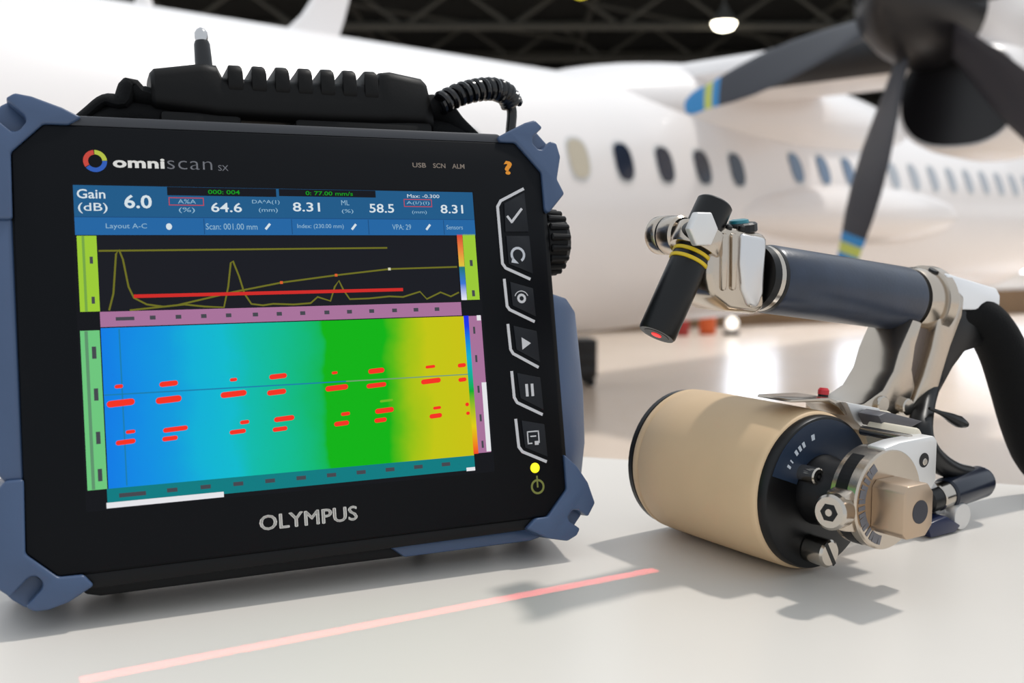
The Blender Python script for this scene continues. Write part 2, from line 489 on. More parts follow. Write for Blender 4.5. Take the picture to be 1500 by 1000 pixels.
OCT = [(-107, 76.5), (-95, 88), (109, 88), (121.5, 74), (121.5, -76), (110.5, -87.5), (-97, -88), (-108, -78)]
BOD = [(-110, 79), (-97, 92), (111, 92), (125, 76), (125, -79), (112, -93), (-99, -93), (-112, -81)]
D().prism(BOD, 1.6, 56, 'y').build('body', body_m, dev, bevel=2.5)
D().prism([(-96, 86), (106, 86), (110, 70), (110, -60), (104, -70), (-94, -70), (-100, -60), (-100, 70)], 55, 68, 'y').build('rear_cover', body_m, dev, bevel=3)
D().prism(OCT, -0.2, 4, 'y').build('bezel', bez_m, dev, bevel=0.6)
D().prism([(-86, 88.2), (108, 88.2), (101, 92.6), (-83, 92.6)], 0.6, 14, 'y').build('top_lip', lip_m, dev, bevel=1.0)
D().prism([(-90, -88.4), (104, -87.8), (99, -92.8), (-86, -94.6)], 0.9, 20, 'y').build('bottom_lip', body_m, dev, bevel=1.0)

# corner bumpers, each with its strap slot cut in the outer edge
TLp = [(-81, 91.4), (-88, 95), (-99, 99), (-105, 100), (-110, 97), (-108, 92.6), (-109.6, 90.6), (-113.6, 93.0), (-117.5, 89), (-120.5, 80), (-120.5, 58), (-114, 50), (-107.6, 50), (-107.2, 76.4), (-95.2, 88.2), (-86, 88.2)]
TRp = [(100.2, 90.6), (106.5, 93.8), (115, 98), (120.2, 99.6), (123.6, 96.4), (121.6, 92.6), (123.4, 90.6), (127.5, 91.6), (130.8, 88.6), (132.4, 82), (129.6, 71), (133, 64), (124, 54.6), (121.8, 56), (121.7, 74.2), (109.2, 88.2), (101, 88.2)]
BRp = [(121.8, -60), (128, -66), (133, -74), (136, -84), (131.6, -90), (126.8, -89), (125, -91), (127, -95), (125, -98), (120, -100), (110, -97.6), (99.7, -92), (104.6, -87.8), (110.8, -87.7), (121.7, -76.2)]
BLp = [(-84.6, -93), (-88.2, -88.4), (-97.2, -88.2), (-108.2, -78.2), (-107.6, -50), (-114, -50), (-121, -58), (-121, -80), (-118, -90), (-113.5, -95.4), (-109.6, -93.4), (-107.8, -95), (-109, -99), (-106, -100), (-101, -100), (-94, -98.2)]
# the slot in each corner is cut deeper through the front 12 mm
TLs = TLp[:4] + [(-108.5, 97.6), (-102, 91.4), (-101, 88.9), (-104, 85.0), (-106.6, 84.6), (-113.5, 91)] + TLp[8:]
TRs = TRp[:4] + [(124, 96), (118.4, 91), (118.2, 88), (120.6, 85.4), (122.8, 85.2), (127.5, 89.6)] + TRp[8:]
BRs = BRp[:5] + [(126.8, -86.2), (123.7, -86), (121.2, -88.8), (121.6, -90.8), (127, -95)] + BRp[8:]
BLs = BLp[:9] + [(-114, -93.4), (-107.6, -87), (-105, -86.6), (-102.6, -89), (-102.8, -91.6), (-109, -97.8)] + BLp[13:]
def outward(P, d):
    return [(x + (d if x > 121.8 else -d if x < -108.3 else 0), z) for x, z in P]
TLp = TLp[:5] + TLp[8:]; TRp = TRp[:5] + TRp[8:]; BRp = BRp[:5] + BRp[7:]; BLp = BLp[:10] + BLp[12:]
for P, Q in ((TLp, TLs), (TRp, TRs), (BRp, BRs), (BLp, BLs)):
    D().prism(Q, -1.6, 6, 'y').loft([[(x, y, z) for x, z in outward(P, d)] for y, d in ((6, 0), (26, 2.5), (50, 4))]).build('bumper', bum_m, dev, bevel=1.2, bseg=3, bang=25)
# slate blue side rails
D().prism([(-107.6, 51), (-114, 51), (-117, 47), (-117, -47), (-114, -51), (-107.6, -51)], 0.2, 46, 'y').build('side_rail', bum_m, dev, bevel=1.8, bseg=3)
mb = D()
mb.loft([[(122, 2, z), (125.0, 3, z), (w, 20, z), (w + 3.5, 44, z), (122, 46, z)] for z, w in ((16.5, 140), (9, 145), (-30, 146), (-56, 144.5), (-72, 141))])
mb.build('side_cover', bum_m, dev, bevel=1.6, bseg=3)
# underside rail seen below the lower edge, and the folding rear stand
D().prism([(-88, -92.6), (104, -92.6), (104, -97.4), (98, -99.0), (-82, -99.0), (-88, -97.4)], 12, 48, 'y').build('base', body_m, dev, bevel=1.2)
D().prism([(38, -94.0), (104, -93.2), (114, -97.2), (106, -99.0), (44, -99.0)], 9, 20, 'y').build('foot_rail', bum_m, dev, bevel=1.0)
for x in (-70, 80):
    D().tube([(x, 66, -40), (x, 80, -70), (x, 92, -90.4)], 4, seg=10, sub=3).build('stand_leg', body_m, dev)

# side dial
dial = D().lathe([(0, 13), (1.5, 15), (11, 15), (14, 12.5), (15, 8)], (123.5, 17, 43.5), (1, 0, 0), 40).build('dial', body_m, dev)
for k in range(18):
    a = 2 * PI * k / 18
    D().cyl((125.5, 17 + 15 * math.cos(a), 43.5 + 15 * math.sin(a)), (136.0, 17 + 14.6 * math.cos(a), 43.5 + 14.6 * math.sin(a)), 1.9, 1.6, seg=10, ch=0.6).build('dial_rib', body_m, dial)

# ---------------------------------------------------------------- screen
SY = -0.25
scr = D().prism(rrect(-86.3, 86.3, -64.8, 64.8, 0.6, 2), SY, 0.5, 'y').build('screen', screen_mat('lcd_black', (14, 15, 20), 0.6), dev)
scr['label'] = 'lit colour display'
lay = [0]
def quad(mb, x0, x1, z0, z1, y):
    mb.flatpoly([(x0, y, z0), (x1, y, z0), (x1, y, z1), (x0, y, z1)]); return mb
def rects(name, rgb, rs, level=1, strength=0.92, parent=None, m=None):
    mb = D()
    for x0, x1, z0, z1 in rs: quad(mb, x0, x1, z0, z1, SY - 0.04 * level)
    return mb.build(name, m or screen_mat('lcd_' + '_'.join(map(str, rgb)), rgb, strength), parent or scr, flat=True)
def polyline(mb, pts, w, y):
    P = [Vector((p[0], 0, p[1])) for p in pts]
    L, Rr = [], []
    for i, p in enumerate(P):
        t = (P[min(i + 1, len(P) - 1)] - P[max(i - 1, 0)]).normalized()
        n = Vector((-t.z, 0, t.x)) * (w / 2)
        L.append(p + n); Rr.append(p - n)
    for i in range(len(P) - 1):
        mb.flatpoly([(q.x, y, q.z) for q in (L[i], L[i + 1], Rr[i + 1], Rr[i])])
    return mb
def text(name, s, x0, x1, z0, z1, y, m, parent, bold=0.0, base=None, heavy=0.0):
    cu = bpy.data.curves.new(name, 'FONT')
    cu.body = s; cu.size = 1.0; cu.offset = bold; cu.resolution_u = 3
    if base: cu.space_character = base
    ob = bpy.data.objects.new(name, cu)
    C.objects.link(ob)
    dg = bpy.context.evaluated_depsgraph_get(); dg.update()
    me = bpy.data.meshes.new_from_object(ob.evaluated_get(dg))
    C.objects.unlink(ob); bpy.data.objects.remove(ob); bpy.data.curves.remove(cu)
    xs = [v.co.x for v in me.vertices]; ys = [v.co.y for v in me.vertices]
    ax, bx, ay, by = min(xs), max(xs), min(ys), max(ys)
    for v in me.vertices:
        X = x0 + (v.co.x - ax) / (bx - ax) * (x1 - x0); Z = z0 + (v.co.y - ay) / (by - ay) * (z1 - z0)
        v.co = ((X - DB[0]) * 0.001, (y - DB[1]) * 0.001, (Z - DB[2]) * 0.001)
    if heavy:
        bm = bmesh.new()
        src = me
        for dx, dz in ((0, 0), (heavy, 0), (-heavy, 0), (0, heavy * 0.6), (0, -heavy * 0.6)):
            for v in src.vertices: v.co += Vector((dx, 0, dz)) * 0.001
            bm.from_mesh(src)
            for v in src.vertices: v.co -= Vector((dx, 0, dz)) * 0.001
        bm.to_mesh(me); bm.free()
    me.materials.clear(); me.materials.append(m)
    me.name = name
    o = bpy.data.objects.new(name, me); C.objects.link(o); o.parent = parent
    return o

# header
rects('header_band', (28, 92, 140), [(-85.5, 85.5, 51.3, 64)])
rects('menu_band', (32, 104, 168), [(-85.5, 85.5, 43.9, 51.1)])
rects('menu_divider', (22, 78, 130), [(x, x + 0.35, 44.2, 50.8) for x in (-36, 0.5, 34.5, 70.0)] + [(-85.5, 85.5, 51.0, 51.35)], 2)
rects('status_bar', (12, 14, 22), [(-49.8, -5.2, 60.4, 63.9), (-4.0, 38.9, 60.8, 63.9)], 2)
wt = screen_mat('lcd_white', (222, 234, 240), 0.9)
wd_ = screen_mat('lcd_pale', (150, 190, 215), 0.9)
gn = screen_mat('lcd_green', (10, 160, 20), 0.9)
TY = SY - 0.12
for s_, x0, x1, z0, z1, m_, b_ in (
    ('Gain', -84.2, -73.6, 58.6, 62.4, wt, .012), ('(dB)', -84.0, -73.0, 52.6, 56.9, wt, .004),
    ('6.0', -66.6, -56.0, 54.8, 60.4, wt, .02), ('64.6', -32.6, -20.0, 53.6, 57.6, wt, .012),
    ('8.31', 1.6, 13.4, 54.2, 58.2, wt, .012), ('58.5', 35.6, 47.0, 54.0, 58.0, wt, .012), ('8.31', 69.2, 80.2, 54.0, 58.0, wt, .012),
    ('A%A', -45.8, -38.6, 57.0, 58.8, wd_, 0), ('(%)', -45.6, -39.2, 53.0, 55.4, wd_, 0),
    ('DA^A(1)', -15.6, -4.0, 57.0, 59.0, wd_, 0), ('(mm)', -13.0, -5.0, 53.4, 55.6, wd_, 0),
    ('ML', 23.0, 26.6, 57.2, 59.4, wd_, 0), ('(%)', 23.0, 28.2, 53.4, 55.4, wd_, 0),
    ('Max: -0.300', 53.6, 69.0, 61.0, 62.6, wt, 0), ('A(I/)(I)', 53.0, 64.0, 57.6, 59.4, wd_, 0), ('(mm)', 55.4, 62.4, 53.4, 55.2, wd_, 0),
    ('Layout A-C', -74.0, -58.4, 46.0, 48.6, wd_, 0), ('Scan: 001.00 mm', -36.0 + 0.8, -14.0, 46.2, 48.8, wd_, 0),
    ('Index: (230.00 mm)', 3.0, 23.4, 46.4, 48.8, wd_, 0), ('VPA: 29', 45.6, 54.4, 46.4, 48.8, wd_, 0), ('Sensors', 71.4, 79.4, 46.6, 48.6, wd_, 0),
    ('000: 004', -33.5, -20.5, 61.2, 63.0, gn, .01), ('0: 77.00 mm/s', 7.5, 28.5, 61.4, 63.2, gn, .01)):
    text('lettering', s_, x0, x1, z0, z1, TY, m_, scr, b_)
rd_ = (196, 70, 84)
for x0, x1, z0, z1 in ((-49.4, -35.4, 56.2, 59.6), (51.8, 65.2, 56.8, 60.4)):
    rects('red_frame', rd_, [(x0, x1, z0, z0 + .35), (x0, x1, z1 - .35, z1), (x0, x0 + .35, z0, z1), (x1 - .35, x1, z0, z1)], 2)
mb = D()
for x in (-10.6, 27.0, 61.6):
    polyline(mb, [(x, 46.4), (x + 2.0, 48.8)], 1.0, SY - 0.1)
mb.flatpoly([(-49.8 + 0.6 * math.cos(t * PI / 6) * 2, SY - 0.1, 47.4 + 1.4 * math.sin(t * PI / 6)) for t in range(12)])
mb.build('menu_icons', wt, scr, flat=True)
# trace plot
olive = (112, 112, 28)
rects('trace_plot', (18, 19, 26), [(-77.6, 75.6, 13.2, 43.7)])
curve = [(-74.3, 13.6), (-72.4, 20.3), (-70.7, 36.2), (-69.5, 37.9), (-68.2, 34.0), (-66.6, 22.9), (-64.8, 18.4), (-60.0, 15.6), (-53.5, 14.5), (-45.4, 15.2), (-37.3, 14.1), (-29.7, 13.6), (-27.5, 22.1), (-25.9, 32.2), (-25.0, 33.0), (-22.8, 26.4), (-21.0, 19.1), (-18.4, 14.7), (-13.6, 14.0), (-9.3, 14.5), (-0.6, 14.0), (6.7, 14.4), (9.9, 17.0), (15.4, 15.1), (17.7, 21.3), (19.7, 23.9), (21.5, 19.7), (24.0, 15.7), (32.6, 15.8), (42.0, 16.5), (48.4, 16.1), (56.5, 18.3), (59.5, 14.9), (66.3, 17.8), (71.1, 15.8), (75.2, 17.6)]
mb = D(); polyline(mb, curve, 0.75, SY - 0.09)
polyline(mb, [(-66.6, 13.4), (-48.1, 15.0), (-26.0, 19.8), (-5.3, 23.5), (18.6, 26.3), (42.9, 28.7), (75.2, 29.3)], 0.75, SY - 0.10)
polyline(mb, [(-77.2, 37.5), (42.6, 38.2)], 0.75, SY - 0.11)
mb.build('trace_line', screen_mat('lcd_olive', olive, 0.9), scr, flat=True)
mb = D(); polyline(mb, [(-64.8, 19.0), (48.6, 19.4)], 1.45, SY - 0.13); mb.build('gate_line', screen_mat('lcd_red', (214, 40, 34), 0.9), scr, flat=True)
rects('curve_point', (224, 96, 40), [(-5.9, -4.7, 22.9, 24.1), (18.0, 19.2, 25.7, 26.9)], 4)
rects('curve_point', (214, 214, 190), [(42.3, 43.5, 28.1, 29.3)], 4)
lime = (160, 208, 52)
rects('amplitude_ruler', lime, [(-85.0, -77.7, 13.3, 43.6)], 1)
rects('amplitude_ruler', lime, [(79.0, 85.2, 14.0, 44.4)], 1)
rects('ruler_line', (120, 170, 70), [(-83.2, -82.2, 13.4, 43.5)], 2)
# spectrum bar at the right of the trace plot
def ramp_mat(name, axis, lo, hi, stops, wob=0.0, strength=0.92):
    m = bpy.data.materials.new(name); m.use_nodes = True; nt = m.node_tree
    b = nt.nodes['Principled BSDF']
    b.inputs['Base Color'].default_value = (0.004, 0.004, 0.005, 1); b.inputs['Roughness'].default_value = 0.25
    b.inputs['Specular IOR Level'].default_value = 0.08
    tc = nt.nodes.new('ShaderNodeTexCoord'); sp = nt.nodes.new('ShaderNodeSeparateXYZ')
    nt.links.new(tc.outputs['Object'], sp.inputs[0])
    mr = nt.nodes.new('ShaderNodeMapRange')
    mr.inputs['From Min'].default_value = lo * 0.001; mr.inputs['From Max'].default_value = hi * 0.001
    src = sp.outputs[axis]
    if wob:
        n = nt.nodes.new('ShaderNodeTexNoise'); n.inputs['Scale'].default_value = 55; n.inputs['Detail'].default_value = 3
        nt.links.new(tc.outputs['Object'], n.inputs['Vector'])
        ma = nt.nodes.new('ShaderNodeMath'); ma.operation = 'MULTIPLY_ADD'; ma.inputs[1].default_value = wob * 0.001
        nt.links.new(n.outputs['Fac'], ma.inputs[0]); nt.links.new(src, ma.inputs[2])
        mb2 = nt.nodes.new('ShaderNodeMath'); mb2.operation = 'SUBTRACT'; mb2.inputs[1].default_value = wob * 0.0005
        nt.links.new(ma.outputs[0], mb2.inputs[0]); src = mb2.outputs[0]
    nt.links.new(src, mr.inputs['Value'])
    cr = nt.nodes.new('ShaderNodeValToRGB')
    el = cr.color_ramp.elements
    while len(el) < len(stops): el.new(0.5)
    for e, (p, c) in zip(el, stops): e.position = p; e.color = lin(c)
    nt.links.new(mr.outputs['Result'], cr.inputs['Fac'])
    nt.links.new(cr.outputs['Color'], b.inputs['Emission Color']); b.inputs['Emission Strength'].default_value = strength
    MATS[name] = m
    return m
zz = lambda z: z - DB[2]
xx = lambda x: x - DB[0]
rects('colour_scale', None, [(76.2, 78.9, 14.0, 44.3)], 1, m=ramp_mat('lcd_scale_top', 2, zz(14), zz(44.3), [(0, (240, 240, 250)), (.25, (60, 120, 220)), (.5, (20, 120, 120)), (.52, (230, 200, 60)), (.75, (240, 140, 60)), (1, (220, 60, 50))]))
rects('colour_scale', None, [(76.6, 79.0, -56.0, 6.8)], 2, m=ramp_mat('lcd_scale_map', 2, zz(-56), zz(6.8), [(0, (250, 70, 30)), (.05, (250, 120, 20)), (.2, (230, 210, 0)), (.45, (0, 180, 40)), (.7, (0, 180, 210)), (.92, (20, 60, 240)), (1, (20, 40, 240))]))
mauve = (172, 116, 158)
rects('scan_ruler', mauve, [(-77.8, 75.8, 7.0, 13.1)], 1)
rects('scan_ruler', mauve, [(79.0, 85.2, -55.8, 6.6)], 1)
rects('depth_ruler', (112, 204, 128), [(-85.4, -78.2, -56.6, 5.8)], 1)
rects('ruler_line', (96, 150, 110), [(-83.8, -82.6, -56.4, 5.6)], 2)
rects('index_ruler', (0, 126, 132), [(-78.4, 76.8, -63.0, -56.6)], 1)
for q in ((-78.8, -34.0, -64.2, -62.0), (72.6, 76.8, -63.4, -61.8), (83.0, 85.3, -55.4, -24.0), (83.0, 85.0, 4.4, 6.8)):
    rects('scroll_thumb', (236, 236, 240), [q], 3)
mb = D()
for x in (-58, -48, -38, -28, -17, -7, 3, 13.5, 23.5, 33.5, 44, 54, 64):
    quad(mb, x - 1.1, x + 1.1, 9.4, 11.0, SY - 0.1)
quad(mb, -72, -65, 9.4, 10.8, SY - 0.1)
for z in (34, 18): quad(mb, -80.6, -79.4, z - 1.6, z + 1.2, SY - 0.1)
for z in (31, 17): quad(mb, 81.6, 83.0, z - 1.4, z + 1.4, SY - 0.1)
for z in (-3, -19.5, -36.5, -51): quad(mb, -81.4, -79.8, z - 2.4, z + 2.4, SY - 0.1)
for z in (0, -13, -27, -40, -52): quad(mb, 80.8, 81.8, z - 1.6, z + 1.6, SY - 0.1)
for x in (-54, -41, -28, -15, -2, 11, 24, 37, 50, 63): quad(mb, x - 2, x + 2, -60.2, -58.6, SY - 0.1)
quad(mb, -74, -64, -60.4, -58.8, SY - 0.1)
mb.build('ruler_ticks', screen_mat('lcd_tick', (74, 76, 84), 0.8), scr, flat=True)
# scan map: blue to yellow
W_ = 154.6
fr = lambda x: (x + 77.8) / W_
stops = [(0, (0, 128, 236)), (fr(-64), (0, 146, 234)), (fr(-52), (0, 160, 228)), (fr(-42), (0, 182, 222)), (fr(-30), (0, 192, 212)), (fr(-22), (0, 192, 178)), (fr(-8), (0, 192, 150)), (fr(2), (0, 190, 124)), (fr(9), (0, 188, 90)), (fr(11), (0, 184, 6)), (fr(38), (0, 184, 4)), (fr(43), (90, 192, 0)), (fr(50), (164, 200, 0)), (fr(58), (200, 204, 0)), (1, (206, 200, 0))]
stops = stops[:15]
rects('scan_map', None, [(-77.8, 76.8, -56.6, 6.6)], 1, m=ramp_mat('lcd_scan_map', 0, xx(-77.8), xx(76.8), stops, wob=11.0))
rects('cursor_line', (20, 128, 176), [(-77.6, 20, -20.2, -19.7), (-71.2, -70.7, -56, 6)], 2)
rects('cursor_line', (120, 160, 120), [(20, 76.6, -20.2, -19.7)], 2)
def pill(mb, x, z, w, h, y, sl=0.06):
    n = 6
    pts = []
    for c, a0 in ((1, -90), (-1, 90)):
        for k in range(n + 1):
            t = R(a0 + 180 * k / n)
            px = x + c * (w / 2 - h / 2) + h / 2 * math.cos(t)
            pts.append((px, y, z + h / 2 * math.sin(t) + sl * (px - x)))
    mb.flatpoly(pts)
hits = [(-71.7, -23.4, 10.5, 2.6), (-72.1, -16.8, 3.2, 1.5), (-53.5, -23.2, 10, 2.6), (-53.2, -16.8, 7.2, 2.1), (-27.8, -22.5, 10.6, 2.4), (-27.5, -16.6, 3, 1.4), (-10.1, -22.8, 8, 2.2), (-9.1, -16.2, 7.4, 2.1), (15.7, -22.5, 10, 2.3), (15.2, -16.0, 2.6, 1.2), (33.4, -22.4, 9, 2.0), (33.8, -16.1, 7.4, 2.2), (58.7, -22.0, 9.4, 2.2), (58.9, -15.6, 4.6, 1.3), (73.8, -22.2, 4, 1.8), (74.0, -15.7, 4, 1.8), (-70.6, -38.9, 7.4, 1.9), (-68.6, -35.0, 3.6, 1.4), (-53.8, -38.8, 6, 1.8), (-51.5, -35.2, 9.6, 1.9), (-27.0, -38.1, 6.6, 1.8), (-24.0, -34.4, 3.8, 1.6), (-9.6, -38.3, 6.2, 1.8), (-7.6, -34.1, 8.6, 2.1), (16.8, -37.9, 6.6, 2.0), (18.8, -33.9, 4, 1.5), (34.2, -37.7, 5.6, 1.9), (36.3, -33.6, 8.6, 2.2), (59.8, -37.6, 6, 2.0), (60.7, -34.1, 3.8, 1.3), (75.3, -37.5, 1.8, 1.5), (75.2, -33.5, 1.8, 1.7)]
for x, z, w, h in hits:
    mb = D(); pill(mb, x, z, w, h, SY - 0.11)
    mb.build('indication', screen_mat('lcd_hit', (250, 48, 28), 0.95), scr, flat=True)
mb = D(); pill(mb, 37.5, -29.4, 6, 1.0, SY - 0.11); mb.build('indication', screen_mat('lcd_faint', (120, 190, 30), 0.9), scr, flat=True)

# ---------------------------------------------------------------- print on the bezel
BY = -0.26
def ring_seg(mb, cx, cz, r0, r1, a0, a1, y, n=12):
    for k in range(n):
        t0 = R(a0 + (a1 - a0) * k / n); t1 = R(a0 + (a1 - a0) * (k + 1) / n)
        mb.flatpoly([(cx + r0 * math.cos(t0), y, cz + r0 * math.sin(t0)), (cx + r1 * math.cos(t0), y, cz + r1 * math.sin(t0)), (cx + r1 * math.cos(t1), y, cz + r1 * math.sin(t1)), (cx + r0 * math.cos(t1), y, cz + r0 * math.sin(t1))])
    return mb
for nm, rgb, a0, a1, r0 in (('logo_red', (214, 62, 44), 96, 214, 2.6), ('logo_green', (196, 206, 60), 4, 92, 2.7), ('logo_blue', (24, 90, 190), 218, 362, 2.7)):
    ring_seg(D(), -76.8, 73.9, r0, 4.5, a0, a1, BY).build('logo_segment', mat(nm, rgb, rough=0.5), dev, flat=True)
text('lettering', 'omni', -70.2, -50.2, 71.4, 75.6, BY, prn_m, dev, 0.035, 1.05)
text('lettering', 'scan', -49.2, -31.2, 71.4, 75.0, BY, grey_p, dev, -0.012, 1.05)
text('lettering', 'SX', -28.8, -24.6, 71.2, 73.6, BY, grey_p, dev)
text('lettering', 'OLYMPUS', -20.2, 21.0, -79.4, -73.4, BY, prn_m, dev, 0.0, 1.03, heavy=0.22)
tan_p = mat('print_tan', (132, 118, 106), rough=0.5)
for s_, x0, x1 in (('USB', 57.2, 63.7), ('SCN', 67.1, 73.1), ('ALM', 76.4, 82.5)):
    text('lettering', s_, x0, x1, 75.0, 77.2, BY, tan_p, dev, 0.015)
text('lettering', '?', 102.5, 106.7, 72.8, 79.4, BY, mat('print_orange', (238, 150, 24), rough=0.5), dev, 0.04)
# keys: raised rubber pads, each framed by a silver bracket
def stroke(pts, w, name, m, par, th=0.35):
    mb = D()
    P = [Vector((p[0], 0, p[1])) for p in pts]
    L, Rr = [], []
    for i, p in enumerate(P):
        a = (P[i] - P[i - 1]).normalized() if i else (P[1] - P[0]).normalized()
        b = (P[i + 1] - P[i]).normalized() if i < len(P) - 1 else a
        t = (a + b).normalized(); n = Vector((-t.z, 0, t.x)); k = (w / 2) / max(0.5, n.dot(Vector((-a.z, 0, a.x))))
        L.append(p + n * k); Rr.append(p - n * k)
    poly = [(q.x, q.z) for q in L] + [(q.x, q.z) for q in reversed(Rr)]
    mb.prism(poly, -0.2 - th, 0.0, 'y')
    return mb.build(name, m, par, flat=True)
keys = [([(111.8, 66.2), (99.4, 60.2), (97.6, 57.4), (97.9, 30.6), (99.4, 28.4), (111.6, 23.0)], [(101, 59), (112, 64.5), (112.6, 45.5), (100.6, 45.5)]),
        (None, [(100.8, 43.6), (112.8, 43.6), (113.2, 25.5), (101, 30.4)]),
        ([(98.2, 23.4), (98.6, 10.6), (99.8, 8.9), (112.1, 2.9)], [(101, 22), (112.6, 18.6), (113.0, 5.2), (101.4, 10.8)]),
        ([(98.3, 2.3), (98.7, -9.6), (99.9, -11.6), (112.3, -18.6)], [(101, 1.4), (112.8, -1.6), (113.2, -16.4), (101.6, -9.8)]),
        ([(98.4, -19.6), (98.7, -31.8), (100, -34.3), (112.5, -40.7)], [(101, -20.6), (112.8, -23.4), (113.2, -38.6), (101.8, -32.4)]),
        ([(98.6, -41.7), (99.1, -54.6), (100.8, -57.0), (112.7, -62.6)], [(101.4, -42.6), (113.0, -45.2), (113.4, -60.4), (102.2, -55.2)])]
kobs = []
for br_, pad in keys:
    kobs.append(D().prism(pad, -0.65, 0, 'y').build('key', key_m, dev, bevel=0.25))
    if br_: stroke(br_, 1.35, 'key_bracket', sil_p, dev)
KY = -0.72
def ico(build, par, m=sil_p):
    mb = D(); build(mb); return mb.build('key_icon', m, par, flat=True)
ico(lambda mb: polyline(polyline(mb, [(102.0, 53.0), (104.4, 49.8)], 1.2, KY), [(104.0, 50.0), (109.9, 56.6)], 1.2, KY - .01), kobs[0])
def undo(mb):
    ring_seg(mb, 106.0, 34.6, 2.6, 3.8, -60, 215, KY)
    mb.flatpoly([(102.4, KY, 31.0), (106.2, KY, 30.4), (103.2, KY, 33.6)])
ico(undo, kobs[1], mat('icon_silver', (196, 198, 204), rough=0.45))
def came(mb):
    ring_seg(mb, 106.2, 14.0, 1.1, 2.3, 0, 360, KY); ring_seg(mb, 106.2, 14.0, 3.3, 3.7, 20, 160, KY)
ico(came, kobs[2])
ico(lambda mb: mb.flatpoly([(104.6, KY, -10.0), (109.2, KY, -7.1), (104.6, KY, -4.2)]), kobs[3])
def pause(mb):
    quad(mb, 104.6, 106.0, -31.8, -26.0, KY); quad(mb, 107.4, 108.8, -31.8, -26.0, KY)
ico(pause, kobs[4])
def save(mb):
    for a in ((103.6, 104.2, -53.6, -47.8), (103.6, 109.8, -48.4, -47.8), (109.2, 109.8, -53.6, -47.8), (103.6, 106, -53.8, -53.2), (105.2, 108.2, -50.6, -50.0), (107.2, 109.2, -54.4, -52.6)):
        quad(mb, *a, KY)
ico(save, kobs[5])
mb = D(); mb.lathe([(0, 2.5), (0.5, 2.2), (0.8, 1.2)], (106.6, 0, -64.9), (0, -1, 0), 20).build('status_led', mat('led_yellow', (236, 226, 20), rough=0.3, emit=0.9), dev)
pw = D(); ring_seg(pw, 107.2, -73.6, 2.5, 3.5, 0, 360, BY, 20); quad(pw, 106.8, 107.6, -74.0, -68.6, BY - .01)
pw.build('power_icon', mat('print_olive', (120, 124, 50), rough=0.5), dev, flat=True)

# ---------------------------------------------------------------- carrying handle on the top edge
HY = 36
def hsec(x, zt, zb, w=13, r=5):
    return [(x, HY + a, b) for a, b in rrect(-w, w, zb, zt, r, 3)]
hd = D().loft([hsec(-51, 122, 106, 10), hsec(-49.5, 123.4, 105, 11.5), hsec(-30, 126.4, 102.5), hsec(-23, 126.2, 101.5), hsec(-20.5, 120.6, 101.5), hsec(0, 120.4, 101.2), hsec(30, 121, 101.2), hsec(51, 121.4, 101.5), hsec(53, 127.6, 101.5), hsec(58, 128.4, 102), hsec(74, 126.4, 102.5, 12), hsec(76.5, 124.6, 101, 11), hsec(79, 112, 100, 10)]).build('handle', rub_m, dev, ang=40)
for k in range(7):
    x = -15.2 + 10.5 * k
    zt = 126.4 + 0.2 * k
    D().loft([[(x + s * (3.4 - (0.9 if (zt - b) < 1.2 else 0)), HY + a, b) for a, b in rrect(-13.8, 13.8, 112.0, zt, 4.5, 3)] for s in (-1, 1)]).build('grip_rib', rub_m, hd, bevel=0.7)
for x0, x1 in ((-48, -13), (11, 78)):
    D().box(x0, x1, HY - 11, HY + 11, 90, 104).build('handle_post', rub_m, dev, bevel=2)
# webbing ends folded between handle and case
D().tube([(-44, HY, 110), (-56, HY - 2, 112), (-60, HY - 4, 116.5), (-63, HY - 3, 109), (-70, HY - 2, 109.5), (-78, HY, 103), (-90, HY + 2, 93)], [9, 9, 6, 7, 5, 5, 4], seg=14, flat=0.55, sub=5).build('strap', web_m, dev)
D().tube([(-44, HY, 101), (-60, HY, 103), (-74, HY, 98), (-88, HY, 91)], [9, 8, 6, 5], seg=12, flat=1.0, sub=4).build('strap', web_m, dev)
D().tube([(74, HY, 112), (84, HY - 2, 113), (94, HY, 106), (104, HY, 99), (113, HY, 92)], [9, 9, 7, 5, 4], seg=14, flat=0.8, sub=5).build('strap', web_m, dev)
D().tube([(70, HY + 4, 104), (88, HY, 101), (104, HY, 94)], [9, 8, 5], seg=12, sub=4).build('strap', web_m, dev)
for x in (-88, 112):
    D().box(x - 5, x + 5, HY - 9, HY + 9, 88, 95).build('handle_anchor', body_m, dev, bevel=1.5)

def world_of(p):
    return dloc + dev_rot @ ((Vector(p) - Vector(DB)) * 0.001)
# stylus pushed upright into the handle
sb = Vector((-27, HY - 4, 118))
sty = empty('stylus', world_of(sb), (R(-10.6), 0, R(24.38)))
tag(sty, 'black stylus with silver tip standing upright in the handle', 'stylus')
MB(0.001).lathe([(0, 4.0), (12, 3.8), (19, 3.5), (20.5, 3.0)], (0, 0, 0), (-0.03, 0, 1), 24).build('barrel', mat('stylus_black', (16, 16, 20), rough=0.25), sty)
MB(0.001).lathe([(20.5, 2.6), (22, 2.9), (24.5, 2.8), (26, 1.8), (26.8, 0.5)], (0, 0, 0), (-0.03, 0, 1), 20).build('tip', mat('stylus_silver', (200, 198, 198), rough=0.2, metal=1), sty)
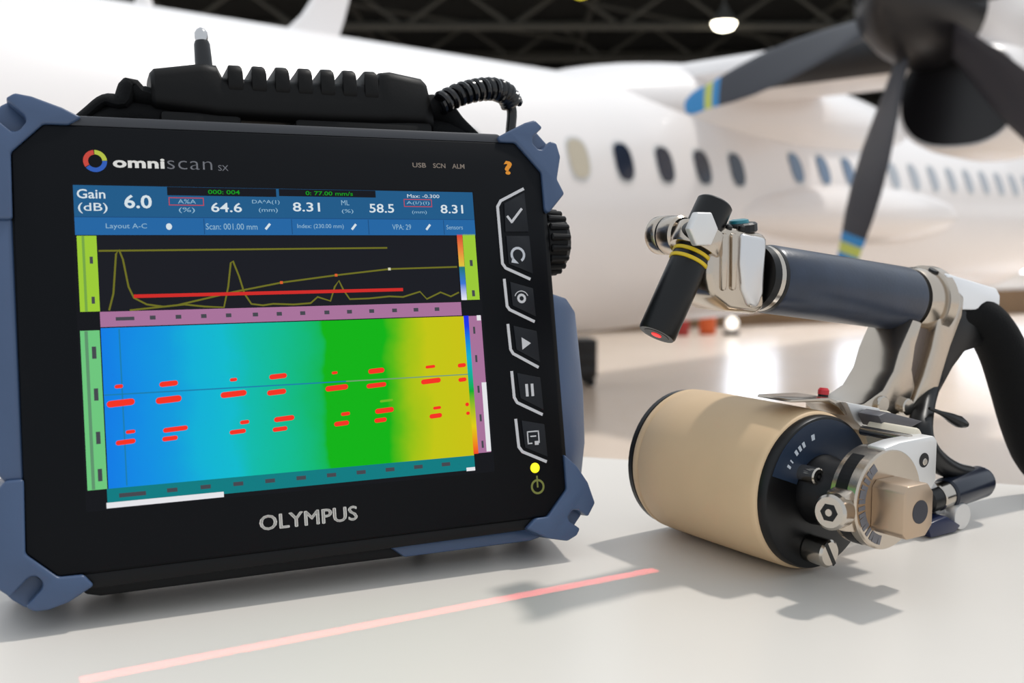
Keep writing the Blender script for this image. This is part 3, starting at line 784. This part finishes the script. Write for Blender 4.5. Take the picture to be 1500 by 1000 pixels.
# coiled tether on the right of the handle
cb = Vector((84, HY - 14, 108))
ct = empty('coiled_tether', world_of(cb), (R(-10.6), 0, R(24.38)))
tag(ct, 'glossy black coiled tether cord arching beside the handle', 'cord')
cord_m = mat('cord_black', (14, 14, 17), rough=0.22)
spine = [Vector(p) - cb for p in ((82, HY - 12, 113), (92, HY - 12, 118), (103, HY - 11, 121.5), (113, HY - 9, 123), (121, HY - 6, 121.5), (124.5, HY - 4, 117))]
def spl(P, n):
    q = []
    for i in range(len(P) - 1):
        a = P[max(i - 1, 0)]; b = P[i]; c = P[i + 1]; d = P[min(i + 2, len(P) - 1)]
        for k in range(n):
            t = k / n
            q.append(0.5 * ((2 * b) + (c - a) * t + (2 * a - 5 * b + 4 * c - d) * t * t + (3 * b - a - 3 * c + d) * t ** 3))
    q.append(P[-1]); return q
S = spl(spine, 48); hel = []; nn = None
for i, p in enumerate(S):
    t = S[min(i + 1, len(S) - 1)] - S[max(i - 1, 0)]
    nn, bb = frame_at(t, nn)
    a = 2 * PI * 15 * i / (len(S) - 1)
    hel.append(p + (nn * math.cos(a) + bb * math.sin(a)) * 4.2)
MB(0.001).tube(hel, 1.75, seg=8, sub=1).build('coil', cord_m, ct)
MB(0.001).tube([Vector(p) - cb for p in ((123, HY - 4, 119), (125, HY - 2, 114), (124.6, HY, 106), (124, HY + 2, 97))], 2.6, seg=12, sub=4).build('cord_end', cord_m, ct)

# ================================================================== roller scanner (millimetres: x = drum axis toward the photographer, y = back, z up)
scn = empty('roller_scanner', (0.11261, 0.50308, 0.0), (0, 0, math.atan2(-0.83908, 0.54401)))
tag(scn, 'handheld roller scanner with cream drum, black grip and silver clamp', 'scanner')
def S_():
    return MB(0.001)
tire_m = mat('tyre_cream', (214, 184, 146), rough=0.6, var=0.06, vscale=40, bump=0.03, bscale=500)
sblk = mat('scanner_black', (8, 8, 10), rough=0.36, spec=0.35)
alu = mat('machined_aluminium', (192, 180, 166), rough=0.22, metal=1.0, var=0.05, vscale=60, bump=0.02, bscale=600)  # warm tint puts brown reflections of the surroundings into the metal colour
alu2 = mat('satin_aluminium', (222, 220, 218), rough=0.42, metal=0.6, var=0.03, vscale=60)
stee = mat('screw_steel', (190, 182, 172), rough=0.18, metal=1.0)
creamp = mat('frame_cream', (222, 212, 192), rough=0.45)
navy = mat('label_navy', (34, 48, 68), rough=0.4)
gripm = mat('grip_rubber', (34, 45, 64), rough=0.33, bump=0.06, bscale=500, var=0.35, vscale=90)  # blue tone and mottling put the sky's sheen into the black grip's colour
AZ = 36.4
# drum
S_().lathe([(-42.5, 33.5), (-42, 35.2), (-40.5, 36.0), (-38.5, 36.1), (-38, 35.6), (-37.2, 35.6), (-36.6, 36.2), (-20, 36.35), (0, 36.4), (20, 36.35), (38, 36.1), (40.2, 35.9), (41.4, 35.2), (41.8, 33.5)], (0, 0, AZ), (1, 0, 0), 96).build('tyre', tire_m, scn, ang=50)
S_().lathe([(-47, 30), (-46.5, 34.2), (-45.6, 35.2), (-43, 35.2), (-42.4, 34)], (0, 0, AZ), (1, 0, 0), 64).build('rear_flange', sblk, scn)
fl = S_().lathe([(41, 33), (41.6, 34.6), (45, 34.6), (46.2, 34.0), (46.5, 33.2), (46.6, 18), (46.6, 3)], (0, 0, AZ), (1, 0, 0), 64).build('front_flange', sblk, scn)
# navy scale sector on the flange with small white marks
mb = S_()
def sect(mb, r0, r1, a0, a1, x, n=28, th=0.5):
    def P(r, a, x): return (x, r * math.cos(R(a)), AZ + r * math.sin(R(a)))
    pts = [P(r1, a0 + (a1 - a0) * k / n, 0) for k in range(n + 1)] + [P(r0, a1 - (a1 - a0) * k / n, 0) for k in range(n + 1)]
    return mb.prism([(p[1], p[2]) for p in pts], x, x + th, 'x')
sect(mb, 17, 33.0, 10, 160, 46.4).build('scale_plate', navy, fl)
mk = mat('mark_white', (206, 212, 220), rough=0.5)
for a, r, w, h in ((146, 25.5, 1.2, 2.4), (140, 25.5, 0.7, 2.2), (130, 26, 1.6, 2.6), (124, 26, 1.6, 2.6), (118, 26, 1.6, 2.6), (104, 26.5, 2.0, 2.6), (38, 25, 1.8, 2.4)):
    mb = S_()
    sect(mb, r - h / 2, r + h / 2, a - R(1) * 0 - w * 1.1, a + w * 1.1, 46.92, 3, 0.08).build('scale_mark', mk, fl, flat=True)
S_().lathe([(46.5, 16), (50, 15.6), (53, 14.5), (72, 14)], (0, 0, AZ + 1.5), (1, 0, 0), 40).build('hub', sblk, scn)
def screw(x0, x1, y, z, r, name, slot='hex', ax=None):
    p0 = Vector((x0, y, z)); p1 = Vector((x1, y, z)) if ax is None else Vector(ax)
    o = S_().cyl(p0, p1, r, seg=28, ch=r * 0.16).build(name, stee, scn)
    dr = (p1 - p0).normalized()
    if slot == 'hex':
        S_().lathe([(0, r * 0.5), (0.25, r * 0.5)], p1 - dr * 0.1, dr, 6).build('socket', sblk, o)
        S_().lathe([(0, r * 0.2), (0.4, r * 0.2)], p1 - dr * 0.1, dr, 12).build('pin', stee, o)
    elif slot == 'slot':
        n, b = frame_at(dr)
        mb = S_()
        c = p1 - dr * 0.3
        q = n * 0.5 - b * 0.866; w = n * 0.866 + b * 0.5
        vs_ = [mb.v(c + q * (i * r * 0.98) + w * (j * r * 0.16) + dr * (k * 0.4)) for i in (-1, 1) for j in (-1, 1) for k in (0, 1)]
        for f in ((0, 1, 3, 2), (4, 6, 7, 5), (0, 4, 5, 1), (2, 3, 7, 6), (0, 2, 6, 4), (1, 5, 7, 3)): mb.face([vs_[i] for i in f])
        mb.build('slot', sblk, o, flat=True)
    return o
screw(46, 56, -12.5, 47.0, 3.8, 'flange_screw', 'hex')
screw(46, 58, -6.0, 12.2, 6.2, 'slotted_screw', 'slot')
# clamp disc, arm plate and axle block
CZ = 40.5
CY = 1.5
ringo = S_().lathe([(67.5, 15), (67.5, 20.6), (68.3, 21.4), (80.8, 21.4), (81.6, 20.6), (81.6, 6)], (0, CY, CZ), (1, 0, 0), 64).build('clamp_disc', alu, scn)
for a0, a1 in ((118, 168), (192, 246)):
    mb = S_()
    n = 10
    for k in range(n):
        t0 = R(a0 + (a1 - a0) * k / n); t1 = R(a0 + (a1 - a0) * (k + 1) / n)
        mb.flatpoly([(x, CY + 21.52 * math.cos(t), CZ + 21.52 * math.sin(t)) for x, t in ((70.5, t0), (76.5, t0), (76.5, t1), (70.5, t1))])
    mb.build('clamp_slot', sblk, ringo, flat=True)
for k in range(14):
    t = R(128 + k * 9.5)
    mb = S_()
    w = 0.9 if k % 4 else 1.8
    c, s2 = math.cos(t), math.sin(t)
    mb.flatpoly([(81.75, CY + r * c - o_ * s2, CZ + r * s2 + o_ * c) for r, o_ in ((15.4, -w), (19.4, -w), (19.4, w), (15.4, w))])
    mb.build('engraved_mark', grey_p, ringo, flat=True)
S_().prism([(-2, 62.6), (8, 64), (31, 64.4), (33.5, 62), (33.5, 44), (30, 40.5), (26, 32), (24, 24), (14, 23), (8, 30), (2, 44)], 72, 81.2, 'x').build('arm_plate', alu2, scn, bevel=0.8)
for y, z, r in ((24.5, 54.5, 3.2),):
    h = S_().lathe([(0, r), (0.15, r)], (81.2, y, z), (1, 0, 0), 20).build('bolt_hole', sblk, scn)
    S_().lathe([(0, r * 0.5), (0.3, r * 0.4)], (81.3, y + 0.6, z - 0.8), (1, 0, 0), 14).build('bolt_head', stee, h)
blk = S_().prism([(-10, 30.5), (-7.5, 28.2), (4.5, 28.2), (8.8, 32.4), (8.8, 46), (5, 50.2), (-7.5, 50.2), (-10, 47.6)], 81.5, 97.5, 'x').build('axle_block', mat('satin_bronze', (186, 164, 142), rough=0.36, metal=1.0, bump=0.02, bscale=500), scn, bevel=0.7)  # tan colour stands in for hangar reflections on the metal block
S_().lathe([(0, 4.9), (0.15, 4.9)], (97.5, 0.4, 38.8), (1, 0, 0), 28).build('axle_bore', mat('bore_grey', (54, 54, 62), rough=0.4, metal=0.5), blk)
p0 = Vector((74.5, -20.5, 37.5))
cs = S_().cyl(p0, p0 + Vector((1.8, -9.0, 0.6)), 7.4, seg=32, ch=1.1).build('clamp_screw', stee, scn)
dr = Vector((1.8, -9.0, 0.6)).normalized(); pe = p0 + Vector((1.8, -9.0, 0.6))
S_().lathe([(0, 3.9), (0.2, 3.9)], pe - dr * 0.05, dr, 6).build('socket', sblk, cs)
S_().lathe([(0, 1.7), (0.45, 1.5)], pe - dr * 0.05, dr, 12).build('pin', stee, cs)
S_().prism([(-24, 30), (-14, 28), (-14, 48), (-24, 45)], 69.5, 79.8, 'x').build('clamp_lug', alu, scn, bevel=1.0)

# rear frame behind the drum, cover tongue over the drum, red button
S_().prism([(37.5, 58), (42, 67), (50, 68.5), (54, 66), (55, 60), (55, 46), (52, 42), (44, 42), (40, 46)], 8, 44, 'x').build('rear_frame', creamp, scn, bevel=1.5)
S_().prism([(25, 62), (29, 67), (31, 66.5), (33, 64), (33, 50), (32, 48), (31, 50)], 48.5, 74, 'x').build('frame_cheek', creamp, scn, bevel=1.2)
S_().prism([(-14, 77.4), (-13, 78.6), (12, 77.4), (20, 74.4), (25, 69), (23, 68), (18, 72.4), (11, 75.6)], 20, 40, 'x').build('drum_cover', alu, scn, bevel=0.4)
S_().prism([(20, 75), (30, 73), (44, 70), (44, 62), (34, 60), (26, 66)], 24, 43, 'x').build('cover_bracket', alu2, scn, bevel=0.8)
bt = S_().lathe([(0, 2.4), (2.2, 2.4)], (33, 15.5, 75.8), (0, 0.1, 1), 18).build('button_stem', sblk, scn)
S_().lathe([(2.0, 2.6), (4.0, 2.6), (5.0, 1.8)], (33, 15.5, 75.8), (0, 0.1, 1), 18).build('button_cap', mat('button_red', (196, 34, 44), rough=0.3), bt)
S_().prism([(26, 70), (32, 71.2), (58, 64.5), (50, 62.5), (30, 64)], 44, 56, 'x').build('wedge_cover', mat('wedge_grey', (88, 86, 90), rough=0.4), scn, bevel=0.5)
screw(50, 76, 22, 63, 2.2, 'frame_screw', 'hex')

# handle arm: two flanges joined by a recessed web
lf = [(100, 108), (95, 100), (90, 92), (86, 82), (78, 73), (64, 67.5), (50, 66.5), (50, 59), (86, 58), (99, 63), (104, 72), (101, 82), (103, 94), (108, 106)]
rf = [(122, 118), (136, 122), (142, 118), (141, 108), (132, 92), (125, 76), (119, 60), (108, 55), (99, 58), (103, 66), (110, 78), (116, 92), (120, 106)]
S_().prism(lf, -8, 18, 'x').build('handle_arm', alu, scn, bevel=1.2)
S_().prism(rf, -10, 18.5, 'x').build('handle_arm', alu, scn, bevel=1.2)
S_().prism([(100, 106), (130, 108), (120, 84), (112, 62), (90, 62), (98, 78)], -4, 13, 'x').build('arm_web', mat('web_brown', (124, 112, 106), rough=0.4, metal=0.7), scn, bevel=0.6)
S_().prism([(50, 60), (92, 57), (92, 48), (50, 48)], -8, 22, 'x').build('arm_foot', creamp, scn, bevel=1.5)
for y, z in ((76, 66), (96, 63)):
    S_().cyl((16, y, z), (20.4, y, z), 4.4, seg=24, ch=0.6).build('arm_screw', stee, scn)
# grip
g0 = Vector((3, 0, 131.2)); g1 = Vector((3, 112, 117.2))
gd = (g1 - g0).normalized(); GL = (g1 - g0).length
S_().lathe([(7, 14), (7.5, 15.8), (9, 16.4), (40, 16.6), (GL - 4, 17.0), (GL - 2, 16.6), (GL - 1.5, 15)], g0, gd, 64).build('grip', gripm, scn, ang=50)
S_().lathe([(-1.5, 15.2), (2.5, 15.6), (2.6, 15)], g0, gd, 48).build('grip_seal', sblk, scn)
S_().lathe([(2.5, 15.4), (5, 15.8), (5.4, 15.2)], g0, gd, 48).build('grip_ring', stee, scn)
S_().lathe([(5.2, 15), (5.3, 15.9), (7.4, 15.9), (7.5, 15)], g0, gd, 48).build('grip_seal', sblk, scn)
S_().lathe([(GL - 1.8, 15), (GL - 1.6, 15.8), (GL + 0.6, 15.8), (GL + 0.8, 15)], g0, gd, 48).build('grip_seal', sblk, scn)
S_().lathe([(GL + 0.6, 15), (GL + 0.8, 16.8), (GL + 4, 17.6), (GL + 20, 17.8), (GL + 22, 16.8), (GL + 22.2, 14)], g0, gd, 56).build('rear_collar', alu, scn)
S_().lathe([(0, 3.0), (1.6, 2.6), (1.7, 1)], (10, 126, 131.5), (0.4, 0, 0.9), 18).build('collar_screw', sblk, scn)
S_().lathe([(GL + 12, 17), (GL + 12.6, 19.4), (GL + 19, 19.8), (GL + 20, 19)], g0, gd, 56).build('collar_flange', alu, scn)
# rear housing, white top and black underside
S_().prism([(128, 131), (136, 129.5), (173, 122), (177, 118), (177, 109.5), (128, 112)], -10, 17, 'x').build('rear_cap', mat('cap_white', (240, 240, 242), rough=0.35), scn, bevel=1.2)
S_().prism([(126, 113), (174, 109), (176, 100), (164, 90), (150, 88), (140, 80), (128, 66), (120, 62), (124, 84), (130, 102)], -9, 15, 'x').build('rear_housing', sblk, scn, bevel=1.5)
# trigger lever curving down to the rear connector
S_().tube([(6, 142, 92), (10, 130, 76), (18, 112, 64), (28, 95, 52), (30, 97, 43), (30, 107, 35), (30, 122, 28.5), (30, 136, 26)], [5, 5, 5.6, 6.4, 6.6, 6.2, 5.2, 3.6], seg=16, sub=6, flat=0.85).build('curved_lever', sblk, scn)
S_().tube([(30, 99, 63.5), (30, 112, 59), (30, 122, 55), (30, 131, 52)], [0.7, 1.2, 2.6, 3.2, 1.6], seg=10, sub=4).build('lever_tail', sblk, scn)
# rear connector and support roller
con = S_().lathe([(8, 7.5), (9, 8.4), (38, 8.6), (41, 7.4), (42, 5)], (32, 104, 17), (0, 0.99, 0.09), 32).build('rear_connector', mat('connector_navy', (28, 34, 48), rough=0.25), scn)
S_().lathe([(0, 6.6), (0.6, 7.2), (7.6, 7.2), (8.2, 6.6)], (32, 104, 17), (0, 0.99, 0.09), 32).build('connector_ring', stee, con)
S_().lathe([(-9, 5.5), (-8, 6.6), (-0.5, 6.6), (0, 6)], (32, 104, 17), (0, 0.99, 0.09), 24).build('connector_nut', sblk, con)
S_().prism([(46, 52), (60, 50), (78, 44), (100, 26), (112, 16), (112, 8), (104, 8), (92, 20), (64, 38), (46, 44)], 26, 34, 'x').build('connector_arm', alu2, scn, bevel=0.8)
S_().lathe([(-4, 5), (-4, 6.6), (-3, 7), (3, 7), (4, 6.6), (4, 5)], (36, 116, 7.0), (1, 0, 0), 36).build('support_roller', alu2, scn)
S_().prism([(84, 8), (100, 10), (112, 3.5), (108, 0.6), (88, 0.6)], 30, 42, 'x').build('rear_foot', mat('foot_navy', (22, 32, 66), rough=0.3), scn, bevel=0.8)
# thick cable sleeve
S_().tube([(6, 150, 108), (8, 164, 108), (11, 176, 100), (14, 186, 86), (16, 195, 66), (18, 204, 44), (21, 214, 25), (27, 225, 14.4), (42, 234, 13.3), (70, 240, 13.3), (130, 245, 13.3), (230, 250, 13.3)], [9, 11.5, 12.6, 13, 13, 13, 13, 13, 13, 13, 13, 13], seg=28, sub=6).build('cable_sleeve', web_m, scn)

# head: fork block, laser pointer, clamp bolt with hex head and knurled knob
S_().prism([(-33, 151), (-28, 155.0), (-6, 151.8), (-2, 150), (-3, 117), (-9, 114.6), (-26, 117), (-37, 124), (-40, 134), (-37, 146)], -11, 14, 'x').build('head_block', alu, scn, bevel=3.0, bseg=3)
S_().prism([(-21, 152), (-4.8, 149.6), (-6, 124), (-9.4, 117.6), (-15, 118.0), (-19.5, 126), (-21.5, 138)], 10, 16, 'x').build('head_plate', mat('plate_aluminium', (214, 212, 212), rough=0.3, metal=0.9), scn, bevel=2.2, bseg=3)
for y0 in (-33, -27):
    S_().prism([(y0, 152.0), (y0 + 4.6, 151.6), (y0 + 4.0, 126), (y0 + 0.4, 126)], 12, 15.8, 'x').build('head_rib', alu, scn, bevel=1.6)
l0 = Vector((4, -26.5, 165.5)); l1 = Vector((4, -60.5, 107.0)); ld = (l1 - l0).normalized(); LL = (l1 - l0).length
las = S_().lathe([(0, 7.6), (0.8, 8.4), (14, 8.6), (14.4, 8.2), (26, 8.2), (27, 8.6), (LL - 1, 8.6), (LL, 8.0)], l0, ld, 48).build('laser_pointer', sblk, scn)
for q in (26.5, 30.2):
    S_().lathe([(q, 8.7), (q + 0.2, 9.2), (q + 1.6, 9.2), (q + 1.8, 8.7)], l0, ld, 40).build('yellow_band', mat('band_yellow', (216, 184, 24), rough=0.4), las)
S_().lathe([(LL, 6.0), (LL + 0.15, 5.8)], l0, ld, 32).build('front_glass', mat('laser_glass', (8, 3, 4), rough=0.3, spec=0.1), las)
S_().lathe([(LL + 0.1, 2.4), (LL + 0.4, 2.2)], l0, ld, 24).build('laser_aperture', mat('laser_red', (255, 40, 40), emit=1.6), las)
S_().lathe([(15, 8.8), (15, 11.2), (16, 11.8), (24.5, 11.8), (25.5, 11.2), (25.5, 8.8)], l0, ld, 48).build('laser_clamp', alu, scn)
kb = S_().lathe([(0, 6), (0, 8.2), (1.2, 9.2), (9, 9.2), (10, 8.6), (11, 9.2), (17, 9.0), (18.5, 8.0)], (-5, -37, 150.8), (-1, 0, 0), 40).build('clamp_knob', alu, scn)
S_().lathe([(0, 8.9), (1.0, 8.9)], (-14.5, -37, 150.8), (-1, 0, 0), 40).build('knob_groove', sblk, kb)
S_().cyl((-8, -38, 150.5), (15, -45.5, 153.3), 5.0, seg=24).build('clamp_bolt', sblk, scn)
S_().lathe([(0, 7.8), (0.8, 8.4), (3.4, 8.4), (4.2, 7.8)], (13.5, -45.5, 153.5), (1, 0, 0), 6).build('hex_head', alu2, scn, bevel=0.4)
# thumb wheel with teal cap on top of the head
tw = S_().lathe([(0, 7.8), (0.6, 8.4), (3.6, 8.4), (4.4, 7.4)], (6, -13, 152.0), (0, -0.12, 1), 18).build('thumb_wheel', sblk, scn, flat=True)
S_().lathe([(4.2, 4.8), (5.8, 4.4), (6.2, 3)], (6, -13, 152.0), (0, -0.12, 1), 24).build('wheel_cap', mat('cap_teal', (40, 128, 140), rough=0.3), tw)
for dx in (-4, 4):
    S_().lathe([(0, 1.6), (2, 1.6), (2.6, 0.8)], (12, -22 + dx, 153.0), (0.3, 0, 1), 12).build('head_screw', sblk, scn)

# the laser's own light: a flat fan that draws the line on the table
ll = bpy.data.lights.new('laser_fan', 'SPOT')
ll.energy = 1.0; ll.color = (1, 0.10, 0.12); ll.spot_size = R(150); ll.spot_blend = 0.0; ll.shadow_soft_size = 0.0
ll.use_nodes = True
nt = ll.node_tree
em = nt.nodes['Emission']
tc = nt.nodes.new('ShaderNodeTexCoord'); sp = nt.nodes.new('ShaderNodeSeparateXYZ')
nt.links.new(tc.outputs['Normal'], sp.inputs[0])
def M_(op, a, b=None):
    n = nt.nodes.new('ShaderNodeMath'); n.operation = op
    for i, q in enumerate((a, b)):
        if q is None: continue
        if isinstance(q, (int, float)): n.inputs[i].default_value = q
        else: nt.links.new(q, n.inputs[i])
    return n.outputs[0]
az = M_('ABSOLUTE', sp.outputs['Z'])
rx = M_('ABSOLUTE', M_('DIVIDE', sp.outputs['X'], az))
ry = M_('DIVIDE', sp.outputs['Y'], az)
LASER_SIGN = 1.0
ry = M_('MULTIPLY', ry, LASER_SIGN)
m1 = M_('LESS_THAN', rx, 0.031)
m2 = M_('GREATER_THAN', ry, -2.29); m3 = M_('LESS_THAN', ry, 0.02)
msk = M_('MULTIPLY', M_('MULTIPLY', m1, m2), m3)
inv = M_('DIVIDE', 0.42, M_('POWER', az, 3.0))
nt.links.new(M_('MULTIPLY', msk, inv), em.inputs['Strength'])
lo = bpy.data.objects.new('laser_fan', ll); C.objects.link(lo)
lp = (l1 + ld * 1.6) * 0.001
lo.parent = scn; lo.location = lp; lo.rotation_euler = (0, 0, R(-3.4))
